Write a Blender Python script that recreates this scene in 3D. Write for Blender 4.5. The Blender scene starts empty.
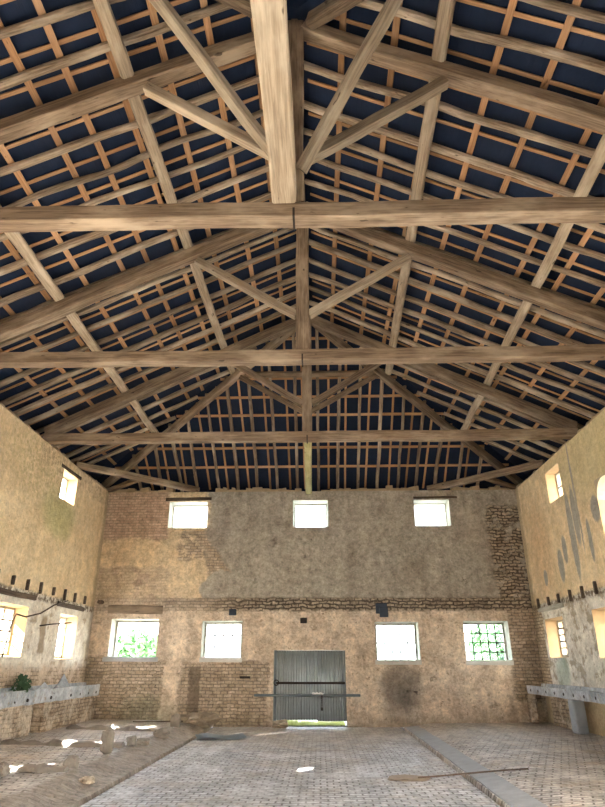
import bpy, bmesh, math, random
from mathutils import Vector, Matrix, noise as mnoise
rnd = random.Random(7)
sc = bpy.context.scene
COL = sc.collection
PI = math.pi

# ------------------------------------------------------------------ layout (metres)
XL, XR, XC = -6.9, 6.35, -0.28          # inner faces of the side walls, ridge line
YB, YF = 19.1, -0.6                     # inner faces of the far and near walls
WT = 0.6                                # wall thickness
ZT = 6.8                                # wall top = underside of the tie beams
TY = (6.1, 10.0, 14.3)                  # the three trusses
APEX, SL = 10.55, 0.49                  # top of the principals at the ridge, roof pitch
SH, SN = 0.677, 0.531                   # pitch of the far and near hips
Y3, Y1 = TY[2], TY[0]
CT, CS = 1/math.sqrt(1+SL*SL), SL/math.sqrt(1+SL*SL)

# ------------------------------------------------------------------ shader helper
class G:
    def __init__(s, name):
        s.m = bpy.data.materials.new(name); s.m.use_nodes = True
        s.t = s.m.node_tree; s.t.nodes.clear()
        s.out = s.t.nodes.new('ShaderNodeOutputMaterial')
    def nd(s, typ, ins=None, **kw):
        n = s.t.nodes.new(typ)
        for k, v in kw.items(): setattr(n, k, v)
        for k, v in (ins or {}).items():
            s.put(n.inputs[k], v)
        return n
    def put(s, sock, v):
        if isinstance(v, bpy.types.NodeSocket): s.t.links.new(v, sock)
        elif isinstance(v, (tuple, list)) and len(v) == 3 and sock.type == 'RGBA': sock.default_value = (*v, 1)
        else: sock.default_value = v
    def math(s, op, a, b=0.0, c=0.0, clamp=False):
        n = s.nd('ShaderNodeMath', operation=op, use_clamp=clamp)
        s.put(n.inputs[0], a); s.put(n.inputs[1], b); s.put(n.inputs[2], c)
        return n.outputs[0]
    def mul(s, a, b): return s.math('MULTIPLY', a, b)
    def add(s, a, b): return s.math('ADD', a, b)
    def mx(s, a, b): return s.math('MAXIMUM', a, b)
    def mix(s, f, a, b, blend='MIX'):
        n = s.nd('ShaderNodeMix', data_type='RGBA', blend_type=blend)
        s.put(n.inputs[0], f); s.put(n.inputs[6], a); s.put(n.inputs[7], b)
        return n.outputs[2]
    def noise(s, vec, scale, detail=4, rough=.6, out=0, dist=0.0):
        n = s.nd('ShaderNodeTexNoise', {'Vector': vec, 'Scale': scale, 'Detail': detail, 'Roughness': rough, 'Distortion': dist})
        return n.outputs[out]
    def step(s, x, a, b):                 # smooth 0..1 while x goes a..b (a<b)
        n = s.nd('ShaderNodeMapRange', {'Value': x, 'From Min': a, 'From Max': b}, interpolation_type='SMOOTHSTEP')
        return n.outputs[0]
    def rect(s, u, v, u0, u1, v0, v1, so=.06):
        r = s.mul(s.step(u, u0-so, u0+so), s.math('SUBTRACT', 1, s.step(u, u1-so, u1+so)))
        q = s.mul(s.step(v, v0-so, v0+so), s.math('SUBTRACT', 1, s.step(v, v1-so, v1+so)))
        return s.mul(r, q)
    def ell(s, u, v, cu, cv, ru, rv, so=.35):
        a = s.math('POWER', s.math('DIVIDE', s.math('SUBTRACT', u, cu), ru), 2)
        b = s.math('POWER', s.math('DIVIDE', s.math('SUBTRACT', v, cv), rv), 2)
        return s.math('SUBTRACT', 1, s.step(s.add(a, b), 1-so, 1+so))
    def sep(s, vec):
        n = s.nd('ShaderNodeSeparateXYZ', {0: vec}); return n.outputs
    def comb(s, x, y, z=0.0):
        n = s.nd('ShaderNodeCombineXYZ', {0: x, 1: y, 2: z}); return n.outputs[0]
    def obj(s): return s.nd('ShaderNodeTexCoord').outputs['Object']
    def mapped(s, vec, scale=(1, 1, 1), loc=(0, 0, 0), rot=(0, 0, 0)):
        n = s.nd('ShaderNodeMapping', {0: vec}); n.inputs[1].default_value = loc; n.inputs[2].default_value = rot; n.inputs[3].default_value = scale
        return n.outputs[0]
    def rand(s): return s.nd('ShaderNodeObjectInfo').outputs['Random']
    def brick(s, vec, w, h, c1, c2, mo, msize=.012, offset=.5):
        n = s.nd('ShaderNodeTexBrick', {'Vector': vec, 'Color1': c1, 'Color2': c2, 'Mortar': mo, 'Scale': 1.0, 'Mortar Size': msize, 'Mortar Smooth': .5, 'Bias': 0.0, 'Brick Width': w, 'Row Height': h}, offset=offset)
        return n.outputs[0], n.outputs[1]
    def bump(s, h, strength=.5, dist=.02, normal=None):
        n = s.nd('ShaderNodeBump', {'Height': h, 'Strength': strength, 'Distance': dist})
        if normal: s.put(n.inputs['Normal'], normal)
        return n.outputs[0]
    def done(s, color, rough=.9, normal=None, metal=0.0, spec=.3):
        b = s.nd('ShaderNodeBsdfPrincipled', {'Base Color': color, 'Roughness': rough, 'Metallic': metal, 'Specular IOR Level': spec})
        if normal: s.put(b.inputs['Normal'], normal)
        s.t.links.new(b.outputs[0], s.out.inputs[0])
        return s.m

def mat_simple(name, c, rough=.8, var=.25, scale=6, metal=0.0, bump=.3):
    g = G(name); o = g.obj(); n = g.noise(o, scale, 5)
    col = g.mix(n, tuple(x*(1-var) for x in c), tuple(min(1, x*(1+var)) for x in c))
    return g.done(col, rough, g.bump(n, bump, .02), metal)

def mat_wood(name, dark, mid, light, streak=1.0, rough=.85):
    g = G(name); o = g.obj(); r = g.rand()
    sh = g.nd('ShaderNodeVectorMath', {0: o, 1: g.comb(g.mul(r, 37.0), g.mul(r, 19.0), g.mul(r, 53.0))}, operation='ADD').outputs[0]
    gr = g.noise(g.mapped(sh, (.9, 22, 22)), 1.6, 6, .65, dist=.6)
    bl = g.noise(g.mapped(sh, (.7, 2.2, 2.2)), 1.3, 4, .6)
    kn = g.noise(g.mapped(sh, (3.2, 9, 9)), 1.2, 2, .5)
    c = g.mix(g.step(gr, .30, .72), dark, mid)
    c = g.mix(g.mul(g.step(bl, .42, .72), .75*streak), c, light)
    c = g.mix(g.mul(g.step(kn, .70, .76), .8), c, tuple(x*.35 for x in dark))
    c = g.mix(g.mul(g.step(gr, .66, .78), .5), c, tuple(x*.4 for x in dark))
    hv = g.math('MULTIPLY_ADD', r, .5, .75)
    c = g.mix(1.0, c, g.nd('ShaderNodeCombineColor', {0: hv, 1: hv, 2: hv}).outputs[0], 'MULTIPLY')
    return g.done(c, rough, g.bump(g.add(gr, g.mul(bl, .5)), .6, .012), spec=.2)

M = {}
M['oak'] = mat_wood('weathered_oak', (.112, .078, .052), (.27, .20, .138), (.44, .352, .255))
M['oakp'] = mat_wood('pale_oak', (.24, .185, .13), (.46, .375, .275), (.61, .53, .41))
M['pole'] = mat_wood('grey_pole', (.14, .10, .068), (.385, .305, .22), (.57, .485, .375), 1.2)
M['lath'] = mat_wood('orange_lath', (.30, .165, .085), (.50, .295, .155), (.60, .40, .25), .7)
M['fresh'] = mat_wood('fresh_timber', (.40, .36, .15), (.62, .57, .27), (.74, .69, .38))
M['stub'] = mat_wood('rotten_wood', (.05, .036, .026), (.12, .085, .06), (.18, .13, .09))
M['frame'] = mat_wood('window_wood', (.26, .24, .19), (.46, .44, .36), (.60, .58, .50))
M['iron'] = mat_simple('rusty_iron', (.045, .035, .03), .7, .4, 20, .4)
M['felt'] = None

def mat_felt():
    g = G('dark_roofing_felt'); o = g.obj()
    n = g.noise(g.mapped(o, (3, 3, 3)), 1.4, 5)
    w = g.noise(g.mapped(o, (9, .5, 9)), 2.0, 3)
    c = g.mix(n, (.006, .014, .036), (.014, .027, .064))
    return g.done(c, .75, g.bump(w, .5, .03), spec=.25)
M['felt'] = mat_felt()

def rubble(g, u, v, c1, c2, mo, w=.21, h=.088, amp=.10, ms=.016):
    n = g.noise(g.comb(u, v), 2.6, 4, .6, 1)
    s = g.sep(n)
    uu = g.math('MULTIPLY_ADD', s[0], amp*1.4, u); vv = g.math('MULTIPLY_ADD', s[1], amp, v)
    c, f = g.brick(g.comb(uu, vv), w, h, c1, c2, mo, ms)
    n2 = g.noise(g.comb(u, v), 9, 5, .7)
    c = g.mix(g.mul(g.step(n2, .45, .75), .6), c, tuple(x*1.25 for x in mo))
    return c, g.math('SUBTRACT', 1, f)

def warp(g, u, v, amp=.5, scale=1.1):
    s = g.sep(g.noise(g.comb(u, v), scale, 8, .68, 1))
    return (g.add(u, g.mul(g.math('SUBTRACT', s[0], .5), amp)), g.add(v, g.mul(g.math('SUBTRACT', s[1], .5), amp)))

def mottled(g, P, a, b, sc_=2.0):
    n = g.noise(P, sc_, 7, .7)
    return g.mix(g.step(n, .32, .68), a, b)

def grain(g, P, c, k=1.0):
    a = g.noise(P, 5.5, 6, .75); b = g.noise(P, 15, 3, .7); d = g.noise(g.mapped(P, (1.6, .5, 1)), 1.5, 6, .7)
    v = g.add(g.mul(g.step(a, .28, .74), .62*k), g.add(g.mul(g.step(b, .25, .75), .42*k), g.mul(g.step(d, .3, .7), .34*k)))
    v = g.math('ADD', v, 1.16-.69*k)
    return g.mix(1.0, c, g.nd('ShaderNodeCombineColor', {0: v, 1: v, 2: v}).outputs[0], 'MULTIPLY')

def mat_wall_back():
    g = G('farmhouse_wall_far'); o = g.sep(g.obj()); u, v = o[0], o[2]
    P = g.comb(u, v)
    wu, wv = warp(g, u, v, .75, 1.0)
    fu, fv = warp(g, u, v, .16, 3.2)
    br, bh = rubble(g, u, v, (.35, .27, .19), (.50, .41, .31), (.235, .19, .145))
    brp, _ = rubble(g, u, v, (.42, .29, .215), (.52, .39, .29), (.31, .24, .18), amp=.04)
    rub, rh = rubble(g, u, v, (.22, .18, .135), (.44, .36, .27), (.075, .06, .045), .24, .10, .24, .026)
    n1 = g.noise(P, 2.6, 9, .72); n2 = g.noise(P, 7, 6, .7); n3 = g.noise(P, .8, 5, .6)
    # lower plaster, peeling
    low = mottled(g, P, (.46, .36, .265), (.66, .56, .445))
    low = g.mix(g.step(n2, .56, .68), low, (.30, .235, .165))
    peel = g.mx(g.rect(wu, wv, -7.6, -4.6, -1, 1.75), g.mx(g.rect(wu, wv, -4.1, -1.5, -1, 1.65), g.rect(wu, wv, 5.55, 7, .7, 3.2)))
    peel = g.mul(peel, g.math('SUBTRACT', 1, g.step(n1, .58, .66)))
    peel = g.mx(peel, g.mul(g.step(n1, .60, .66), .75))
    low = g.mix(peel, low, br)
    low = g.mix(g.mul(g.ell(wu, wv, 2.3, 1.02, .62, .55, .8), .72), low, (.075, .07, .065))
    low = g.mix(g.mul(g.ell(wu, wv, 2.25, .45, .45, .5, .8), .45), low, (.12, .11, .10))
    low = g.mix(g.mul(g.rect(fu, fv, -3.84, -3.52, -.4, 1.55, .04), .85), low, (.15, .115, .085))
    damp = g.math('SUBTRACT', 1, g.step(wv, -.1, .55))
    low = g.mix(g.mul(damp, .5), low, (.17, .14, .10))
    low = g.mix(g.mul(g.ell(wu, wv, -5.0, .45, .9, .35, .9), .5), low, (.16, .17, .12))
    # upper: grey render, tan plaster, pink brick
    up = mottled(g, P, (.285, .255, .21), (.38, .345, .29), 1.6)
    up = g.mix(g.mul(g.step(n2, .52, .7), .5), up, (.20, .165, .125))
    up = g.mix(g.mul(g.rect(wu, wv, -3, 5.2, 3.4, 5.35, .15), .45), up, mottled(g, P, (.22, .195, .155), (.43, .39, .32), 6))
    tan = mottled(g, P, (.54, .42, .27), (.64, .53, .37))
    tanb = g.mix(g.step(n1, .50, .58), tan, brp)
    left = g.mix(g.rect(wu, wv, -8, -4.85, 5.25, 8), tan, brp)
    left = g.mix(g.rect(wu, wv, -8, -4.7, 3.3, 4.4), left, g.mix(.5, tanb, br))
    left = g.mix(g.mul(g.rect(wu, wv, -4.45, -2.7, 4.6, 5.55), g.step(n1, .42, .5)), left, br)
    left = g.mix(g.mul(g.ell(wu, wv, -3.35, 4.75, .28, .45), .8), left, (.21, .18, .145))
    left = g.mix(g.rect(wu, wv, -3.55, -2.0, 3.3, 5.2, .08), left, br)
    left = g.mix(g.ell(wu, wv, -2.95, 3.75, .75, .6, .1), left, up)
    edge = g.add(fu, g.mul(g.math('SUBTRACT', 5.3, g.math('MINIMUM', fv, 5.3)), -.75))   # the grey render ends on a slant
    edge = g.add(edge, g.mul(g.math('SUBTRACT', n1, .5), .8))
    up = g.mix(g.math('SUBTRACT', 1, g.step(edge, -3.68, -3.5)), up, left)
    up = g.mix(g.mul(g.rect(wu, wv, 5.35, 6.9, 3.2, 6.3, .12), g.step(n1, .40, .5)), up, rub)
    # exposed course between the floors
    c = g.mix(g.step(fv, 3.40, 3.5), low, up)
    band = g.mul(g.rect(fu, fv, -9, 9, 3.1, 3.47, .05), g.math('MULTIPLY_ADD', g.step(u, -6, -3), .35, .6))
    c = g.mix(band, c, g.mix(g.step(u, -4, -2), br, rub))
    c = g.mix(g.mul(g.rect(wu, wv, -1.6, -.3, 3.15, 3.5), .6), c, rub)
    c = g.mix(g.mul(g.math('SUBTRACT', 1, g.step(n3, .3, .5)), .22), c, (.12, .10, .08))
    h = g.add(g.mul(g.mx(peel, band), g.mul(g.mx(bh, rh), .6)), g.add(g.mul(n2, .35), g.mul(n1, .6)))
    c = grain(g, P, c)
    return g.done(c, .95, g.bump(h, 1, .06), spec=.15)

def mat_wall_side(left):
    g = G('plastered_wall_left' if left else 'plastered_wall_right'); o = g.sep(g.obj()); u, v = o[1], o[2]
    P = g.comb(u, v)
    wu, wv = warp(g, u, v, .6, 1.1); fu, fv = warp(g, u, v, .14, 3.5)
    n1 = g.noise(P, 2.2, 9, .72); n2 = g.noise(P, 8, 6, .7)
    br, bh = rubble(g, u, v, (.36, .27, .18), (.54, .43, .30), (.20, .15, .10))
    up = mottled(g, P, (.60, .46, .275), (.72, .585, .385), 1.3)
    up = g.mix(g.mul(g.step(n2, .5, .7), .35), up, (.52, .38, .20))
    if left:
        up = g.mix(g.mul(g.ell(wu, wv, 15.6, 5.25, 1.0, .55, .9), .55), up, (.33, .35, .13))
        up = g.mix(g.mul(g.mul(g.ell(wu, wv, 14.2, 6.1, 2.0, .8, .8), g.step(n2, .42, .6)), .7), up, (.44, .36, .19))
        up = g.mix(g.mul(g.rect(wu, wv, 14, 20, 6.3, 7), g.mul(g.step(n2, .45, .6), .6)), up, (.38, .27, .18))
        low = mottled(g, P, (.56, .50, .40), (.76, .72, .63))
        low = g.mix(g.mul(g.step(n1, .54, .62), .8), low, (.38, .30, .20))
        low = g.mix(g.math('SUBTRACT', 1, g.step(wv, 1.45, 1.75)), low, g.mix(g.step(n1, .44, .56), br, (.52, .41, .30)))
        low = g.mix(g.mul(g.rect(wu, wv, 15.6, 15.95, 1.9, 2.7), .8), low, (.26, .18, .10))
    else:
        up = g.mix(g.mul(g.ell(wu, wv, 13.5, 6.3, 2.5, 1.2, .8), .5), up, (.40, .36, .19))
        up = g.mix(g.mul(g.ell(wu, wv, 17.6, 4.6, .8, 1.2, .9), .45), up, (.56, .36, .19))
        for cu, cv, ru, rv in ((14.95, 5.0, .16, .75), (14.75, 5.55, .05, 1.5), (15.3, 4.6, .17, 1.1), (16.35, 4.0, .19, .42), (15.95, 4.35, .14, .36), (14.35, 4.3, .10, .5), (13.8, 4.9, .22, .3), (17.6, 3.85, .14, .22)):
            up = g.mix(g.ell(fu, fv, cu, cv, ru, rv, .3), up, (.33, .30, .25))
        low = mottled(g, P, (.50, .45, .37), (.74, .70, .62))
        low = g.mix(g.mul(g.step(n1, .50, .58), .85), low, (.32, .26, .18))
        low = g.mix(g.rect(wu, wv, 18.35, 20, .9, 3.4), low, br)
        low = g.mix(g.math('SUBTRACT', 1, g.step(wv, .8, 1.0)), low, (.42, .33, .21))
        low = g.mix(g.mul(g.ell(wu, wv, 17.4, 1.4, .5, .4, .8), .6), low, (.33, .42, .34))
    c = g.mix(g.step(fv, 3.16, 3.24), low, up)
    c = g.mix(g.mul(g.rect(fu, fv, -9, 30, 3.05, 3.22, .05), g.step(n2, .42, .55)), c, (.16, .12, .085))
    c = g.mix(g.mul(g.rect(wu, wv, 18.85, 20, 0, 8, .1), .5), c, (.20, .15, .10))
    h = g.add(g.mul(n2, .5), g.mul(n1, .9))
    c = grain(g, P, c, .6)
    return g.done(c, .95, g.bump(h, 1, .06), spec=.15)

def mat_floor(kind):
    g = G('worn_floor_' + kind); o = g.sep(g.obj()); x, y = o[0], o[1]; P = g.comb(x, y)
    s = g.sep(g.noise(P, 3, 3, .6, 1))
    xx = g.math('MULTIPLY_ADD', s[0], .05, x); yy = g.math('MULTIPLY_ADD', s[1], .05, y)
    n1 = g.noise(P, 1.1, 8, .7); n2 = g.noise(P, 8, 6, .7)
    if kind == 'aisle':
        c, f = g.brick(g.comb(xx, yy), .19, .13, (.34, .345, .355), (.53, .535, .545), (.15, .145, .14), .016)
        dirt, dust = (.38, .345, .305), (.58, .59, .60)
    else:
        vec = g.mapped(g.comb(xx, yy), rot=(0, 0, .35 if kind == 'stall_right' else -.25))
        c, f = g.brick(vec, .24, .115, (.34, .31, .275), (.56, .53, .49), (.13, .115, .10), .017)
        dirt, dust = (.42, .345, .26), (.60, .57, .52)
    c = g.mix(g.mul(g.step(n1, .46, .68), .85), c, dirt)
    c = g.mix(g.mul(g.step(g.noise(P, .7, 6, .65), .5, .62), .55), c, dust)
    c = g.mix(g.mul(g.step(n2, .60, .72), .6), c, (.17, .13, .095))
    far = g.step(g.add(y, g.mul(g.math('SUBTRACT', n1, .5), 4)), 13.5, 16.5)   # straw and dirt lie towards the gate
    c = g.mix(g.mul(far, .55), c, g.mix(n2, (.32, .275, .22), (.46, .41, .34)))
    if kind == 'stall_left':
        c = g.mix(g.mul(g.rect(g.add(x, g.mul(g.math('SUBTRACT', n1, .5), .5)), y, -3.75, -3.0, -9, 40, .1), .9), c, g.mix(n2, (.17, .14, .105), (.32, .27, .215)))
    c = grain(g, P, c, 1.3)
    h = g.add(g.math('SUBTRACT', 1, f), g.mul(n2, .5))
    return g.done(c, g.math('MULTIPLY_ADD', n2, .3, .45), g.bump(h, .7, .02), spec=.35)

M['wall_back'] = mat_wall_back(); M['wall_left'] = mat_wall_side(True); M['wall_right'] = mat_wall_side(False)
M['aisle'] = mat_floor('aisle'); M['stall_l'] = mat_floor('stall_left'); M['stall_r'] = mat_floor('stall_right')
M['plaster'] = mat_simple('lime_plaster', (.50, .42, .30), .95, .3, 5)
M['mortar'] = mat_simple('crumbling_mortar', (.40, .31, .20), .95, .45, 7, 0, .8)
M['reveal_back'] = mat_simple('greenish_limewash', (.40, .40, .33), .95, .3, 4)
M['reveal_side'] = mat_simple('ochre_plaster', (.47, .325, .18), .95, .35, 3)
M['whitewash'] = mat_simple('limewashed_stone', (.60, .60, .56), .9, .25, 5)
M['concrete'] = mat_simple('worn_concrete', (.38, .40, .42), .85, .3, 5, 0, .6)
def mat_trough():
    g = G('blue_grey_render'); o = g.obj(); n = g.noise(o, 1.3, 7, .7); n2 = g.noise(o, 6, 6, .7)
    c = g.mix(g.step(n, .35, .65), (.30, .33, .36), (.48, .50, .52))
    c = g.mix(g.mul(g.step(n2, .54, .66), .75), c, (.30, .24, .17))
    return g.done(grain(g, o, c, .8), .85, g.bump(n2, .8, .03), spec=.2)
M['trough'] = mat_trough()
M['stone'] = mat_simple('rough_stone', (.27, .24, .205), .95, .4, 6, 0, .9)
M['earth'] = mat_simple('dry_earth', (.30, .245, .185), .98, .4, 9, 0, .9)
M['steel'] = mat_simple('galvanised_sheet', (.40, .45, .47), .45, .25, 3, .2)
M['bar'] = mat_simple('grey_painted_steel', (.14, .17, .19), .55, .3, 6, .3)
M['box'] = mat_simple('dark_blue_plastic', (.035, .05, .075), .5, .3, 8)
M['sheet'] = mat_simple('blue_grey_metal_sheet', (.30, .36, .40), .5, .25, 3, .2)
M['grass'] = mat_simple('fresh_grass', (.34, .36, .15), .9, .45, 5)
M['gravel'] = mat_simple('pale_gravel', (.46, .43, .37), .95, .2, 1.5)  # kept pale so the sunlit ground bounces light in through the openings
M['leaf'] = mat_simple('green_leaf', (.055, .14, .05), .8, .5, 2)
M['leafd'] = mat_simple('dark_leaf', (.04, .09, .04), .8, .4, 6)
M['bark'] = mat_simple('tree_bark', (.16, .11, .07), .95, .4, 5)
M['chain'] = mat_simple('bright_zinc', (.85, .86, .86), .5, .1, 12, .1)
def mat_fill():
    g = G('stained_brickwork'); w = g.nd('ShaderNodeNewGeometry').outputs['Position']; o = g.sep(w); P = w
    c, h = rubble(g, g.add(o[1], o[0]), o[2], (.34, .25, .17), (.48, .38, .28), (.22, .17, .12))
    n = g.noise(P, 1.6, 8, .7); n2 = g.noise(P, 6, 5, .7)
    c = g.mix(g.step(n, .46, .56), c, (.50, .42, .32))
    c = g.mix(g.mul(g.step(n2, .52, .66), .6), c, (.16, .12, .085))
    return g.done(grain(g, P, c), .95, g.bump(g.add(n2, h), .9, .03), spec=.15)
M['brickfill'] = mat_fill()

def mat_pane(name, dust, tint=(1, 1, 1)):
    g = G(name); n = g.noise(g.obj(), 5, 4)
    t = g.nd('ShaderNodeBsdfTransparent', {0: tint})
    l = g.nd('ShaderNodeBsdfTranslucent', {0: (.9, .92, .94)})
    m1 = g.nd('ShaderNodeMixShader', {0: g.math('MULTIPLY_ADD', n, .2, dust-.1), 1: t.outputs[0], 2: l.outputs[0]})
    gl = g.nd('ShaderNodeBsdfGlossy', {0: (1, 1, 1), 'Roughness': .05})
    m2 = g.nd('ShaderNodeMixShader', {0: .04, 1: m1.outputs[0], 2: gl.outputs[0]})
    g.t.links.new(m2.outputs[0], g.out.inputs[0]); return g.m
M['pane'] = mat_pane('clear_window_glass', .02, (.93, .96, .97))
M['scatter'] = mat_pane('sun_scattering_glass', 1.1)  # made fully translucent so that no sun patch lands on the far wall
M['dusty'] = mat_pane('dusty_window_glass', .75)

# ------------------------------------------------------------------ object helpers
def link(o, parent=None, loc=None):
    COL.objects.link(o)
    if parent: o.parent = parent
    return o
def mesh_obj(name, bm, mat, parent=None, smooth=False):
    me = bpy.data.meshes.new(name)
    bmesh.ops.recalc_face_normals(bm, faces=bm.faces)
    bm.to_mesh(me); bm.free()
    if smooth:
        for p in me.polygons: p.use_smooth = True
    for m in (mat if isinstance(mat, (list, tuple)) else [mat]): me.materials.append(m)
    o = bpy.data.objects.new(name, me)
    return link(o, parent)
def tag(o, label, cat, group=None):
    o['label'] = label; o['category'] = cat
    if group: o['group'] = group
    return o
def struct(o): o['kind'] = 'structure'; return o
def thing(name, label, cat, loc=(0, 0, 0), group=None):
    o = bpy.data.objects.new(name, None); o.location = loc; o.empty_display_size = .2
    link(o); return tag(o, label, cat, group)
def bbox(bm, x0, x1, y0, y1, z0, z1):
    vs = [bm.verts.new((x, y, z)) for x in (x0, x1) for y in (y0, y1) for z in (z0, z1)]
    for f in ((0, 1, 3, 2), (4, 6, 7, 5), (0, 4, 5, 1), (2, 3, 7, 6), (0, 2, 6, 4), (1, 5, 7, 3)):
        bm.faces.new([vs[i] for i in f])
    return vs
def box(name, x0, x1, y0, y1, z0, z1, mat, parent=None, bev=.01):
    c = Vector(((x0+x1)/2, (y0+y1)/2, (z0+z1)/2)); bm = bmesh.new()
    bbox(bm, x0-c.x, x1-c.x, y0-c.y, y1-c.y, z0-c.z, z1-c.z)
    if bev: bmesh.ops.bevel(bm, geom=bm.edges[:], offset=bev, segments=1, affect='EDGES')
    o = mesh_obj(name, bm, mat, parent)
    o.location = c - (parent_loc(parent))
    return o
def parent_loc(p):
    l = Vector((0, 0, 0))
    while p: l += p.location; p = p.parent
    return l
def beam(name, A, B, w, h, mat, parent=None, up=(0, 0, 1), wob=.012, bow=0.0, cham=.16, segs=None, taper=0.0, seed=None):
    """A hewn timber from A to B (centre line), w across, h along up; grain runs along local X."""
    A, B = Vector(A), Vector(B); d = B-A; L = d.length; X = d.normalized()
    Y = Vector(up).cross(X).normalized(); Z = X.cross(Y)
    n = segs or max(2, int(L/.35)); bm = bmesh.new(); rings = []
    sd = rnd.random()*100 if seed is None else seed
    c = cham
    prof = [(-1, -1+2*c), (-1+2*c, -1), (1-2*c, -1), (1, -1+2*c), (1, 1-2*c), (1-2*c, 1), (-1+2*c, 1), (-1, 1-2*c)]
    for i in range(n+1):
        t = i/n; x = (t-.5)*L
        oy = wob*mnoise.noise((x*.8, sd, 0))*2; oz = wob*mnoise.noise((x*.8, sd, 9))*2 + bow*(1-(2*t-1)**2)
        k = 1-taper*t; ring = []
        for j, (py, pz) in enumerate(prof):
            q = wob*.6*mnoise.noise((x*2.2, sd+j*3.1, 5))
            ring.append(bm.verts.new((x, (py*w/2)*k+oy+q*(1 if py > 0 else -1), (pz*h/2)*k+oz+q*(1 if pz > 0 else -1))))
        rings.append(ring)
    for a, b in zip(rings, rings[1:]):
        for j in range(8): bm.faces.new((a[j], a[(j+1) % 8], b[(j+1) % 8], b[j]))
    bm.faces.new(rings[0][::-1]); bm.faces.new(rings[-1])
    o = mesh_obj(name, bm, mat, parent)
    R = Matrix((X, Y, Z)).transposed().to_4x4()
    o.matrix_local = Matrix.Translation((A+B)/2 - parent_loc(parent)) @ R
    return o
def tube(name, pts, r, mat, parent=None, sides=8):
    bm = bmesh.new(); pts = [Vector(p) for p in pts]; c = sum(pts, Vector())/len(pts); rings = []
    for i, p in enumerate(pts):
        d = (pts[min(i+1, len(pts)-1)]-pts[max(i-1, 0)]).normalized()
        a = d.orthogonal().normalized() if i == 0 else (a - d*a.dot(d)).normalized()
        b = d.cross(a)
        rings.append([bm.verts.new(p-c+(a*math.cos(q*2*PI/sides)+b*math.sin(q*2*PI/sides))*r) for q in range(sides)])
    for A, B in zip(rings, rings[1:]):
        for j in range(sides): bm.faces.new((A[j], A[(j+1) % sides], B[(j+1) % sides], B[j]))
    bm.faces.new(rings[0][::-1]); bm.faces.new(rings[-1])
    o = mesh_obj(name, bm, mat, parent, True); o.location = c-parent_loc(parent); return o
def rock(name, x, y, z, sx, sy, sz, mat, seed, parent=None, rough=.3, sub=3, rz=0.0):
    bm = bmesh.new(); bmesh.ops.create_icosphere(bm, subdivisions=sub, radius=1)
    for v in bm.verts:
        p = v.co.copy(); m = max(abs(p.x), abs(p.y), abs(p.z)); p = p.lerp(p/m, .55)
        k = 1+rough*mnoise.noise(p*1.3+Vector((seed*7.3, 0, 0)))+rough*.5*mnoise.noise(p*3.1+Vector((0, seed*5.1, 0)))
        v.co = Vector((p.x*sx*k, p.y*sy*k, p.z*sz*k))
    zmin = min(v.co.z for v in bm.verts)
    cut = zmin*.72
    for v in bm.verts:
        if v.co.z < cut: v.co.z = cut
    o = mesh_obj(name, bm, mat, parent); o.location = Vector((x, y, z-cut))-parent_loc(parent); o.rotation_euler.z = rz; return o

ORD = ['first', 'second', 'third', 'fourth', 'fifth', 'sixth', 'seventh', 'eighth', 'ninth', 'tenth', 'eleventh', 'twelfth', 'thirteenth', 'fourteenth', 'fifteenth', 'sixteenth', 'seventeenth', 'eighteenth', 'nineteenth', 'twentieth', 'twenty-first', 'twenty-second', 'twenty-third', 'twenty-fourth', 'twenty-fifth', 'twenty-sixth']

# ------------------------------------------------------------------ walls with splayed openings
def wall(name, f, u0, u1, v0, v1, t, openings, mat):
    """f(u, v, d) -> point; d = depth into the wall. openings: (u0,u1,v0,v1,splay[,arch])"""
    bm = bmesh.new(); cache = {}
    def V(u, v, d):
        k = (round(u, 4), round(v, 4), round(d, 4))
        if k not in cache: cache[k] = bm.verts.new(f(u, v, d))
        return cache[k]
    for d, sp in ((0, 0), (t, 1)):
        ops = [(o[0]+o[4]*sp, o[1]-o[4]*sp, o[2]+(o[4]*sp if o[2] > v0+.01 else 0), o[3]-o[4]*sp) for o in openings]
        us = sorted({u0, u1, *[x for o in ops for x in o[:2]]}); vs = sorted({v0, v1, *[x for o in ops for x in o[2:4]]})
        for a, b in zip(us, us[1:]):
            for c, e in zip(vs, vs[1:]):
                mu, mv = (a+b)/2, (c+e)/2
                if any(o[0] < mu < o[1] and o[2] < mv < o[3] for o in ops): continue
                bm.faces.new((V(a, c, d), V(b, c, d), V(b, e, d), V(a, e, d)))
    for o in openings:
        s = o[4]; b0 = o[2] > v0+.01
        i = [(o[0], o[2]), (o[1], o[2]), (o[1], o[3]), (o[0], o[3])]
        q = [(o[0]+s, o[2]+(s if b0 else 0)), (o[1]-s, o[2]+(s if b0 else 0)), (o[1]-s, o[3]-s), (o[0]+s, o[3]-s)]
        for j in range(4):
            if j == 0 and not b0: continue
            k = (j+1) % 4
            bm.faces.new((V(*i[j], 0), V(*i[k], 0), V(*q[k], t), V(*q[j], t))).material_index = 1
    ed = [(u0, v0), (u1, v0), (u1, v1), (u0, v1)]
    for j in range(4):
        k = (j+1) % 4
        bm.faces.new((V(*ed[j], 0), V(*ed[k], 0), V(*ed[k], t), V(*ed[j], t)))
    return struct(mesh_obj(name, bm, [mat, M['reveal_back' if name == 'wall_back' else 'reveal_side']]))

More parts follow.
